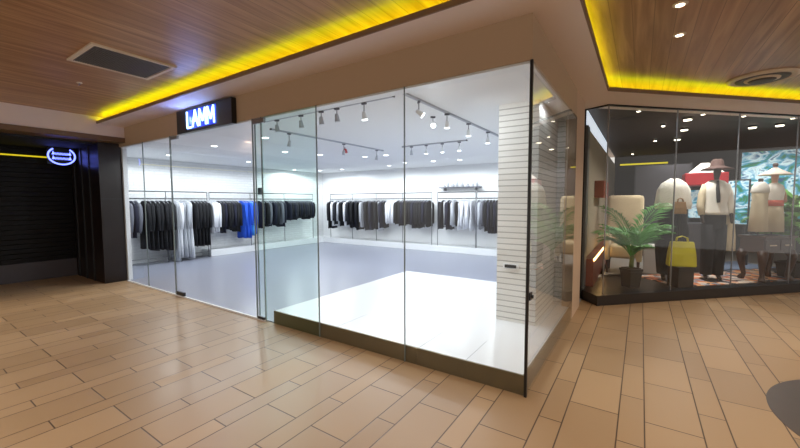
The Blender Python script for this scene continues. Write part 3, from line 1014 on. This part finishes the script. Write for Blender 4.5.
# --- mannequin B : white blouse, black trousers
mB = place('mannequin', 'mannequin in a white blouse and black trousers under a brown brimmed hat', 'mannequin', 2.72, 0.52, ZB, -0.45)
mB.scale = (0.80, 0.95, 1.0)
vts = [(0, 0, 1.08), (0, 0, 1.32), (0, 0, 1.58), (0, 0, 1.70), (0, -0.01, 1.80), (0, -0.02, 1.90), (0, -0.01, 1.98),
       (0.10, 0, 1.02), (0.11, -0.02, 0.58), (0.10, 0.0, 0.10), (0.11, -0.12, 0.03),
       (-0.10, 0, 1.02), (-0.12, 0.0, 0.58), (-0.12, 0.03, 0.10), (-0.14, -0.09, 0.03),
       (0.20, 0, 1.62), (0.27, -0.01, 1.34), (0.25, -0.10, 1.10), (0.24, -0.14, 1.00),
       (-0.20, 0, 1.62), (-0.28, -0.01, 1.34), (-0.27, -0.08, 1.09), (-0.26, -0.11, 0.99)]
eds = [(0, 1), (1, 2), (2, 3), (3, 4), (4, 5), (5, 6), (0, 7), (7, 8), (8, 9), (9, 10), (0, 11), (11, 12), (12, 13), (13, 14), (2, 15), (15, 16), (16, 17), (17, 18), (2, 19), (19, 20), (20, 21), (21, 22)]
rad = [(0.15, 0.11), (0.12, 0.09), (0.16, 0.10), (0.05, 0.05), (0.05, 0.05), (0.075, 0.09), (0.06, 0.07), 0.085, 0.058, 0.04, 0.035, 0.085, 0.058, 0.04, 0.035, 0.055, 0.042, 0.032, 0.03, 0.055, 0.042, 0.032, 0.03]
figure(mB, vts, eds, rad, M['skin_m'])
MB().rings([ell(0, 0, 1.745, 0.075, 0.07), ell(0, 0, 1.72, 0.15, 0.10), ell(0, 0, 1.66, 0.235, 0.13), ell(0, 0, 1.52, 0.235, 0.15, rip=0.02), ell(0, 0, 1.34, 0.20, 0.145, rip=0.03), ell(0, 0, 1.20, 0.225, 0.16, rip=0.05), ell(0, 0, 1.15, 0.235, 0.165, rip=0.06)]).build('blouse', M['wshirt'], mB, True)
MB().tube([(0.19, 0, 1.66), (0.25, 0.0, 1.50), (0.268, -0.01, 1.30), (0.26, -0.06, 1.16)], [0.06, 0.066, 0.062, 0.05], 12).build('sleeve', M['wshirt'], mB, True)
MB().tube([(-0.19, 0, 1.66), (-0.25, 0.0, 1.50), (-0.275, -0.01, 1.30), (-0.268, -0.05, 1.14)], [0.06, 0.066, 0.064, 0.055], 12).build('sleeve', M['beige'], mB, True)['label'] = 'beige cardigan sleeve'
MB().rings([ell(0, 0, 1.20, 0.19, 0.135), ell(0, 0, 1.05, 0.205, 0.145), ell(0, -0.01, 0.90, 0.20, 0.135)]).build('waistband', M['blackcloth'], mB, True)
for sd in (1, -1):
    MB().rings([ell(sd * 0.10, 0, 0.98, 0.125, 0.13), ell(sd * 0.105, -0.01, 0.60, 0.115, 0.11, rip=0.03), ell(sd * 0.105, 0.01, 0.10, 0.098, 0.10, rip=0.04)]).build('trouser_leg', M['blackcloth'], mB, True)
MB().tube([(-0.04, -0.115, 1.73), (-0.06, -0.155, 1.60), (-0.05, -0.175, 1.44), (-0.04, -0.17, 1.36)], [0.022, 0.03, 0.034, 0.028], 8).build('neck_scarf', M['blackcloth'], mB, True)
MB().rings([[(0.20 + 0.10 * u, -0.02 + 0.03 * math.sin(6 * u), z + d) for u, d in ((0, 0), (0.5, 0.0), (1, 0), (1, 0.001), (0.5, 0.03), (0, 0.001))] for z in (1.19, 1.0, 0.80, 0.62)]).bm.free()
dr_ = MB()
rr = []
for z, w_ in ((1.20, 0.07), (1.00, 0.10), (0.75, 0.12), (0.52, 0.13)):
    rr.append(ell(0.29, 0.02, z, w_, 0.03, 18, 0.12, z * 5, 5))
dr_.rings(rr).build('draped_shawl', M['beige'], mB, True)
MB().lathe([(0.0, 2.10), (0.07, 2.10), (0.10, 2.07), (0.115, 1.99), (0.13, 1.975), (0.27, 1.93), (0.265, 1.92), (0.12, 1.955), (0.0, 1.955)], 28).build('hat', M['brownhat'], mB, True)
MB().lathe([(0.0, -0.0), (0.19, 0.0), (0.19, 0.012), (0.02, 0.014), (0.0, 0.014)], 28).build('stand_plate', M['dsteel'], mB)

# --- mannequin A : cream cape, dark skirt
mA = place('mannequin', 'mannequin in a fluffy cream cape and black clothes beside the palm', 'mannequin', 1.96, 0.62, ZB, -0.6)
figure(mA, [(0, 0, 1.0), (0, 0, 1.30), (0, 0, 1.52), (0, 0, 1.64), (0, 0, 1.76), (0.10, 0, 0.94), (0.10, 0, 0.5), (0.10, 0, 0.08), (0.11, -0.10, 0.03), (-0.10, 0, 0.94), (-0.10, 0, 0.5), (-0.10, 0, 0.08), (-0.11, -0.10, 0.03)],
       [(0, 1), (1, 2), (2, 3), (3, 4), (0, 5), (5, 6), (6, 7), (7, 8), (0, 9), (9, 10), (10, 11), (11, 12)],
       [(0.13, 0.09), (0.11, 0.09), (0.12, 0.09), (0.05, 0.05), (0.035, 0.035), 0.085, 0.055, 0.04, 0.035, 0.085, 0.055, 0.04, 0.035], M['skin_m'])
MB().rings([ell(0, 0, 1.77, 0.05, 0.05), ell(0, 0, 1.745, 0.10, 0.08), ell(0, 0, 1.69, 0.175, 0.13, rip=0.04), ell(0, 0, 1.58, 0.225, 0.17, rip=0.06, ph=1, k_=9), ell(0, 0, 1.44, 0.245, 0.18, rip=0.06, k_=9), ell(0, 0, 1.33, 0.25, 0.19, rip=0.09, ph=2, k_=11), ell(0, 0, 1.25, 0.24, 0.18, rip=0.12, k_=9)]).build('cape', M['ccloth'], mA, True)
MB().rings([ell(0, 0, 1.36, 0.22, 0.15), ell(0, 0, 1.10, 0.19, 0.14), ell(0, 0, 0.85, 0.25, 0.18, rip=0.04), ell(0, 0, 0.30, 0.20, 0.15, rip=0.07), ell(0, 0, 0.12, 0.18, 0.14, rip=0.08)]).build('skirt', M['blackcloth'], mA, True)
MB().lathe([(0.0, -0.0), (0.17, 0.0), (0.17, 0.012), (0.0, 0.014)], 28).build('stand_plate', M['dsteel'], mA)


def bag(name, label, m, s, n, z, w_, h_, d_, rz=0.0, strap=0.18):
    t = place(name, label, 'bag', s, n, z, rz)
    hw = w_ / 2
    MB().rings([[(x_ * 1.0, y_, zz_) for x_, y_ in ((-hw * f, -d_ / 2 * f2), (0, -d_ / 2 * f2 * 1.15), (hw * f, -d_ / 2 * f2), (hw * f * 1.02, 0), (hw * f, d_ / 2 * f2), (0, d_ / 2 * f2 * 1.15), (-hw * f, d_ / 2 * f2), (-hw * f * 1.02, 0))] for zz_, f, f2 in ((0, 0.96, 0.9), (0.02, 1.0, 1.0), (h_ * 0.5, 0.95, 0.9), (h_ * 0.95, 0.84, 0.45), (h_, 0.80, 0.30))]).build('body', m, t)
    for yy in (-d_ * 0.16, d_ * 0.16):
        MB().tube([(-hw * 0.45, yy, h_ * 0.97), (-hw * 0.36, yy, h_ + strap * 0.7), (0, yy, h_ + strap), (hw * 0.36, yy, h_ + strap * 0.7), (hw * 0.45, yy, h_ * 0.97)], 0.008, 6).build('handle', m, t, True)
    return t


pd = place('display_block', 'dark block under the yellow bag on the display base', 'plinth', 1.76, 0.26)
MB().box(-0.15, 0.15, -0.10, 0.10, 0, 0.33, 0.006).build('block', M['darkwood'], pd)
bag('tote_bag', 'yellow leather tote bag in front of the caped mannequin', M['yellow'], 1.76, 0.26, 0.48, 0.38, 0.40, 0.13, -0.5, 0.09)
sb_ = place('bag_stand', 'thin stand raising a tan handbag beside the cream cape', 'stand', 1.84, 0.39)
MB().lathe([(0, 0), (0.05, 0), (0.05, 0.012), (0.012, 0.016), (0.010, 1.16), (0.08, 1.165), (0.08, 1.175), (0, 1.175)], 16).build('post', M['dsteel'], sb_, True)
bag('handbag', 'small square tan handbag held high beside the cream cape', M['tan'], 1.84, 0.39, 1.325, 0.17, 0.20, 0.09, -0.6, 0.06)

# --- console table with two dressed busts
ct = place('console_table', 'dark wood console table with curved legs carrying two dressed busts', 'table', 3.68, 0.36)
MB().box(-0.355, 0.355, -0.21, 0.21, 0.745, 0.785, 0.008).build('top', M['dwood'], ct)
MB().box(-0.34, 0.34, -0.18, 0.18, 0.50, 0.745).build('apron', M['dwood'], ct)
for cx_ in (-0.165, 0.165):
    dw = MB().box(cx_ - 0.15, cx_ + 0.15, -0.195, -0.18, 0.54, 0.72, 0.006).build('drawer', M['dwood'], ct)
    MB().box(cx_ - 0.07, cx_ + 0.07, -0.21, -0.195, 0.62, 0.64, 0.004).build('pull', M['cream'], dw)
for sx in (-1, 1):
    for sy in (-1, 1):
        MB().tube([(sx * 0.29, sy * 0.14, 0.52), (sx * 0.33, sy * 0.17, 0.42), (sx * 0.31, sy * 0.155, 0.25), (sx * 0.28, sy * 0.14, 0.10), (sx * 0.31, sy * 0.16, 0.03), (sx * 0.32, sy * 0.17, 0.0)], [0.075, 0.065, 0.045, 0.034, 0.05, 0.045], 10).build('leg', M['dwood'], ct, True)
ZT = ZB + 0.785
bC = place('dress_form', 'headless dress form in a long cream garment on the console table', 'dress form', 3.43, 0.34, ZT, -0.5)
bC.scale = (0.76, 0.9, 1.0)
MB().lathe([(0, 0), (0.11, 0), (0.11, 0.012), (0.012, 0.016), (0.012, 0.30), (0, 0.30)], 18).build('stand', M['dsteel'], bC)
MB().rings([ell(0, 0, 0.92, 0.045, 0.045), ell(0, 0, 0.90, 0.07, 0.06), ell(0, 0, 0.86, 0.13, 0.09), ell(0, 0, 0.78, 0.155, 0.11), ell(0, 0, 0.62, 0.135, 0.10, rip=0.02), ell(0, 0, 0.40, 0.15, 0.12, rip=0.04), ell(0, 0, 0.07, 0.165, 0.13, rip=0.07)]).build('dress', M['beige'], bC, True)
MB().rings([ell(0, 0, 0.925, 0.06, 0.06), ell(0, 0, 0.89, 0.11, 0.08), ell(0, 0, 0.84, 0.15, 0.105), ell(0, 0, 0.74, 0.168, 0.12, rip=0.03)]).build('collar', M['wshirt'], bC, True)
MB().lathe([(0, 0.90), (0.04, 0.90), (0.045, 0.97), (0.03, 0.985), (0, 0.985)], 16).build('neck', M['skin_m'], bC, True)
bD = place('dress_form', 'dress form with pale pink conical hat and coral sash on the console table', 'dress form', 3.78, 0.37, ZT, -0.5)
bD.scale = (0.78, 0.9, 1.0)
MB().lathe([(0, 0), (0.11, 0), (0.11, 0.012), (0.012, 0.016), (0.012, 0.30), (0, 0.30)], 18).build('stand', M['dsteel'], bD)
figure(bD, [(0, 0, 0.45), (0, 0, 0.72), (0, 0, 0.84), (0, 0, 0.93), (0, -0.01, 1.03), (0, 0, 1.10), (0.16, 0, 0.80), (0.20, -0.02, 0.56), (-0.16, 0, 0.80), (-0.20, -0.02, 0.56)], [(0, 1), (1, 2), (2, 3), (3, 4), (4, 5), (1, 6), (6, 7), (1, 8), (8, 9)], [(0.12, 0.09), (0.14, 0.09), (0.05, 0.05), (0.045, 0.045), (0.07, 0.085), (0.05, 0.06), 0.05, 0.035, 0.05, 0.035], M['skin_p'])
MB().rings([ell(0, 0, 0.91, 0.06, 0.055), ell(0, 0, 0.87, 0.15, 0.10), ell(0, 0, 0.78, 0.19, 0.125), ell(0, 0, 0.62, 0.16, 0.12, rip=0.02), ell(0, 0, 0.56, 0.155, 0.12)]).build('blouse', M['wshirt'], bD, True)
MB().rings([ell(0, 0, 0.61, 0.168, 0.128), ell(0, 0, 0.56, 0.172, 0.132), ell(0, 0, 0.51, 0.17, 0.132)]).build('sash', M['coral'], bD, True)
MB().rings([ell(0, 0, 0.54, 0.16, 0.122), ell(0, 0, 0.36, 0.185, 0.14, rip=0.04), ell(0, 0, 0.06, 0.20, 0.15, rip=0.07)]).build('skirt', M['beige'], bD, True)
MB().lathe([(0.0, 1.19), (0.03, 1.185), (0.10, 1.135), (0.27, 1.055), (0.272, 1.045), (0.10, 1.095), (0.0, 1.10)], 28).build('hat', M['pinkhat'], bD, True)
MB().lathe([(0.0, 1.185), (0.035, 1.19), (0.05, 1.22), (0.035, 1.25), (0.0, 1.258)], 16).build('hat_knob', M['brownhat'], bD, True)

# --- plants


def frond(parent, az, length, lift, m, droop=1.0, leaflets=22, lw=0.013, base=(0, 0, 0)):
    rnd = random.Random(int(az * 100) + int(length * 77))
    n = 14
    pts = []
    p = Vector(base)
    ang = lift
    seg = length / n
    dirh = Vector((math.cos(az), math.sin(az), 0))
    for i in range(n + 1):
        pts.append(p.copy())
        p = p + (dirh * math.cos(ang) + Vector((0, 0, 1)) * math.sin(ang)) * seg
        ang -= droop * (0.05 + 0.11 * i / n)
    mb = MB()
    mb.tube([tuple(q) for q in pts], [0.008 * (1 - 0.8 * i / n) + 0.0015 for i in range(n + 1)], 5)
    side = Vector((-math.sin(az), math.cos(az), 0))
    for i in range(leaflets):
        f = 0.22 + 0.76 * i / (leaflets - 1)
        x_ = f * n
        a = min(int(x_), n - 1)
        q = pts[a].lerp(pts[a + 1], x_ - a)
        tg = (pts[a + 1] - pts[a]).normalized()
        ll = length * 0.34 * math.sin(PI * min(1, f * 0.92 + 0.06)) ** 0.8 + 0.03
        for sd in (-1, 1):
            d = (side * sd * 0.8 + tg * 0.75 + Vector((0, 0, rnd.uniform(0.0, 0.25)))).normalized()
            up = tg.cross(d).normalized() * lw
            wv = d.cross(up).normalized() * lw
            m1 = q + d * ll * 0.5 + Vector((0, 0, -0.02 * ll))
            e = q + d * ll + Vector((0, 0, -0.25 * ll))
            vs_ = [mb.bm.verts.new(z) for z in (q, m1 + wv, e, m1 - wv)]
            vt = mb.bm.verts.new(m1 + up * 0.25)
            mb.bm.faces.new((vs_[0], vs_[1], vt))
            mb.bm.faces.new((vs_[1], vs_[2], vt))
            mb.bm.faces.new((vs_[2], vs_[3], vt))
            mb.bm.faces.new((vs_[3], vs_[0], vt))
    return mb.build('frond', m, parent)


def potted(name, label, s, n, pw, ph, m, fronds, potm, stem=0.0, lw=0.013, xmin=-9.0):
    t = place(name, label, 'plant', s, n)
    wx = t.location.x
    MB().rings([[(sx * w_, sy * w_, z) for sx, sy in ((-1, -1), (1, -1), (1, 1), (-1, 1))] for z, w_ in ((0, pw * 0.40), (ph * 0.85, pw * 0.49), (ph * 0.86, pw * 0.53), (ph, pw * 0.53))]).build('pot', potm, t)
    MB().box(-pw * 0.44, pw * 0.44, -pw * 0.44, pw * 0.44, ph, ph + 0.012).build('soil', M['soil'], t)
    MB().tube([(0, 0, ph), (0.01, 0, ph + 0.15 + stem), (0, 0, ph + 0.26 + stem)], [0.035, 0.03, 0.02], 8).build('trunk', M['rachis'], t, True)
    for az, ln, lf, dp in fronds:
        reach = 0.80 * ln * max(0.35, math.cos(lf - 0.55))
        while (n + reach * math.sin(az) < 0.13 or wx + reach * math.cos(az + RZ) < 0.16 or reach * math.cos(az) < xmin) and ln > 0.25:
            ln *= 0.9
            reach *= 0.9
        frond(t, az, ln, lf, m, dp, lw=lw, base=(0, 0, ph + 0.16 + stem * random.uniform(0.15, 1)))
    return t


fl = []
for i in range(15):
    az = i * 2.399
    fl.append((az, 0.62 + 0.40 * ((i * 37) % 10) / 10, 0.95 + 0.45 * ((i * 53) % 10) / 10, 0.75 + 0.45 * ((i * 29) % 10) / 10))
fl += [(PI * 0.95, 1.25, 1.42, 0.75), (0.1, 1.15, 1.30, 0.75), (PI * 0.8, 1.05, 1.25, 0.8), (0.0, 0.9, 1.0, 0.7)]
potted('potted_palm', 'green potted palm in a dark square pot at the shop corner', 0.95, 0.40, 0.22, 0.30, M['leaf'], fl, M['pot'], 0.04)
fl2 = []
for i in range(44):
    az = i * 2.399
    fl2.append((az, 0.48 + 0.30 * ((i * 37) % 10) / 10, 0.5 + 0.9 * ((i * 53) % 10) / 10, 0.9 + 0.6 * ((i * 29) % 10) / 10))
potted('leafy_plant', 'tall leafy plant in a dark pot right of the console table', 4.34, 0.40, 0.30, 0.28, M['leaf2'], fl2, M['pot'], 0.95, 0.024, -0.26)

# --- deeper furniture
ac = thing('armchair', 'cream upholstered high-backed armchair behind the palm', 'armchair', (0.45, 5.45, ZB))
MB().box(-0.31, 0.31, 0.10, 0.30, 0.30, 1.50, 0.08).build('backrest', M['cushion'], ac, True)
MB().box(-0.22, 0.22, -0.35, 0.14, 0.30, 0.56, 0.06).build('seat', M['cushion'], ac, True)
for sx in (-1, 1):
    MB().box(sx * 0.26 - 0.05, sx * 0.26 + 0.05, -0.35, 0.16, 0.25, 0.78, 0.04).build('armrest', M['cushion'], ac, True)
    for yy in (-0.28, 0.22):
        MB().tube([(sx * 0.25, yy, 0.0), (sx * 0.25, yy, 0.32)], [0.018, 0.028], 8).build('leg', M['dwood'], ac)
wb = thing('storage_box', 'low white box on the floor behind the palm pot', 'box', (0.95, 5.62, ZB))
MB().box(-0.17, 0.17, -0.20, 0.20, 0.0, 0.50, 0.012).build('body', M['whitebox'], wb)
MB().box(-0.18, 0.18, -0.21, 0.21, 0.50, 0.54, 0.008).build('lid', M['whitebox'], wb)
ws = tag(MB().box(-0.03, 0.13, 4.85, 5.9, 1.60, 1.92, 0.01).build('wall_box', M['redwood']), 'reddish wooden box shelf fixed on the stone wall', 'shelf')
sp_ = thing('partition_panel', 'dark slate partition standing deep in the mannequin shop', 'partition', (1.10, 8.0, ZB))
MB().box(-0.52, 0.55, -0.03, 0.03, 0.0, 2.25).build('panel', M['slate'], sp_)
MB().box(-0.55, -0.52, -0.035, 0.035, 0.0, 2.28).build('frame_post', M['dsteel'], sp_)
MB().box(0.55, 0.58, -0.035, 0.035, 0.0, 2.28).build('frame_post', M['dsteel'], sp_)
tag(MB().box(0.11, 1.34, 10.70, 10.79, 2.66, 2.70).build('wall_cove_reflection', M['cove_refl']), 'yellow glow imitating the cove reflection on the dark far wall', 'light strip')  # cove reflection in the glass, modelled as a glowing bar
# red canopy stand added in place of a reflected shop awning
ki = thing('reflected_awning', 'red canopy with white peak standing in for a reflected awning behind the mannequins', 'reflected_awning', (1.72, 6.4, ZB))
for sx in (-0.26, 0.26):
    for sy in (-0.26, 0.26):
        MB().tube([(sx, sy, 0), (sx, sy, 1.78)], 0.02, 8).build('post', M['dsteel'], ki)
MB().box(-0.32, 0.32, -0.32, 0.32, 1.68, 1.92, 0.02).build('canopy', M['red'], ki)
MB().rings([[(-0.26, -0.30, 1.92), (0.26, -0.30, 1.92), (0.26, 0.30, 1.92), (-0.26, 0.30, 1.92)], [(-0.06, -0.06, 2.12), (0.06, -0.06, 2.12), (0.06, 0.06, 2.12), (-0.06, 0.06, 2.12)]]).build('canopy_peak', M['wshirt'], ki)
MB().box(-0.28, 0.28, -0.28, 0.28, 0.0, 0.95, 0.01).build('counter', M['slate'], ki)
MB().box(-0.24, 0.24, -0.03, 0.03, 1.05, 1.60).build('back_panel', M['shop_refl'], ki)
for i, (px_, py_, w_, z0, z1, lb) in enumerate(((3.25, 7.5, 1.6, 0.95, 2.40, 'wide blue green glowing panel imitating a shop reflection behind the dress forms'), (2.36, 7.35, 0.36, 0.9, 1.80, 'narrow blue glowing panel imitating a shop reflection right of the red canopy'))):
    t = thing('reflection_panel', lb, 'reflection panel', (px_, py_, ZB), -0.2)  # glowing panel in place of the opposite shop's reflection
    MB().box(-w_ / 2, w_ / 2, -0.03, 0.0, z0, z1).build('reflected_shop', M['shop_refl'], t)
    MB().box(-w_ / 2 - 0.03, w_ / 2 + 0.03, 0.0, 0.03, z0 - 0.03, z1 + 0.03).build('frame', M['dsteel'], t)
    for sx in (-1, 1):
        MB().tube([(sx * w_ * 0.4, 0.02, 0), (sx * w_ * 0.4, 0.02, z0)], 0.02, 8).build('leg', M['dsteel'], t)
rg_ = place('rug', 'orange patterned rug under the mannequins', 'rug', 3.05, 0.62)
MB().box(-1.35, 1.6, -0.42, 0.5, 0.0, 0.008).build('pile', M['rug'], rg_)
rg_.location.z = ZB
t = place('rug', 'blue grey rug behind the console table', 'rug', 4.3, 1.45)
MB().box(-0.8, 0.9, -0.28, 0.5, 0.0, 0.012).build('pile', M['bluerug'], t)
# shop ceiling spots
zc = HS + 0.013
for i, (x, y, pw, lb) in enumerate(((1.32, 5.05, 95, 'large bright spotlight over the caped mannequin, uppermost of three'), (1.36, 6.15, 80, 'bright spotlight below the uppermost one in the dark ceiling'), (1.34, 7.5, 70, 'bright spotlight lowest of the three in the dark ceiling'),
                                (0.93, 7.4, 0, 'small dim downlight left of the three bright spots'), (1.0, 5.45, 0, 'small unlit downlight left of the bright spots'), (2.41, 6.6, 90, 'warm bright spotlight above the dress forms'), (2.78, 6.62, 40, 'long bright lamp right of the warm spotlight'), (0.45, 9.9, 0, 'tiny downlight far back near the stone wall'))):
    t = thing('shop_spotlight', lb, 'spotlight', (x, y, zc), 0, 'spotlights in the dark shop ceiling')
    r = 0.07 if pw > 39 else 0.035
    MB().lathe([(0, 0), (r, 0), (r, -0.03), (r * 0.8, -0.035), (0, -0.035)], 16).build('housing', M['dsteel'], t, True)
    MB().lathe([(0, -0.035), (r * 0.85, -0.035), (r * 0.8, -0.05), (0, -0.055)], 16).build('lens', M['lens_w'], t, True)
    if pw:
        lamp('shop_lamp', 'SPOT', (x, y, zc - 0.065), pw, (1.0, 0.97, 0.92), spot_size=2.5, spot_blend=0.6, shadow_soft_size=0.05)
# display window lamps above the mannequins (recessed behind the head rail)
for s, n, p in ((0.9, 0.32, 22), (2.1, 0.30, 32), (2.9, 0.28, 30), (3.9, 0.25, 34)):
    x, y, z = W(s, n, zc)
    t = thing('display_spotlight', 'small spotlight above the display, %s' % {0.9: 'over the potted palm', 2.1: 'over the cream cape', 2.9: 'over the white blouse', 3.9: 'over the console table'}[s], 'spotlight', (x, y, z), 0, 'display window spotlights')
    MB().lathe([(0, 0), (0.035, 0), (0.035, -0.02), (0, -0.02)], 14).build('housing', M['dsteel'], t, True)
    MB().lathe([(0, -0.02), (0.028, -0.02), (0.028, -0.026), (0, -0.026)], 14).build('lens', M['lens_w'], t, True)
    lamp('display_lamp', 'SPOT', (x, y, z - 0.04), p, (1.0, 0.97, 0.92), spot_size=2.0, spot_blend=0.6, shadow_soft_size=0.04)
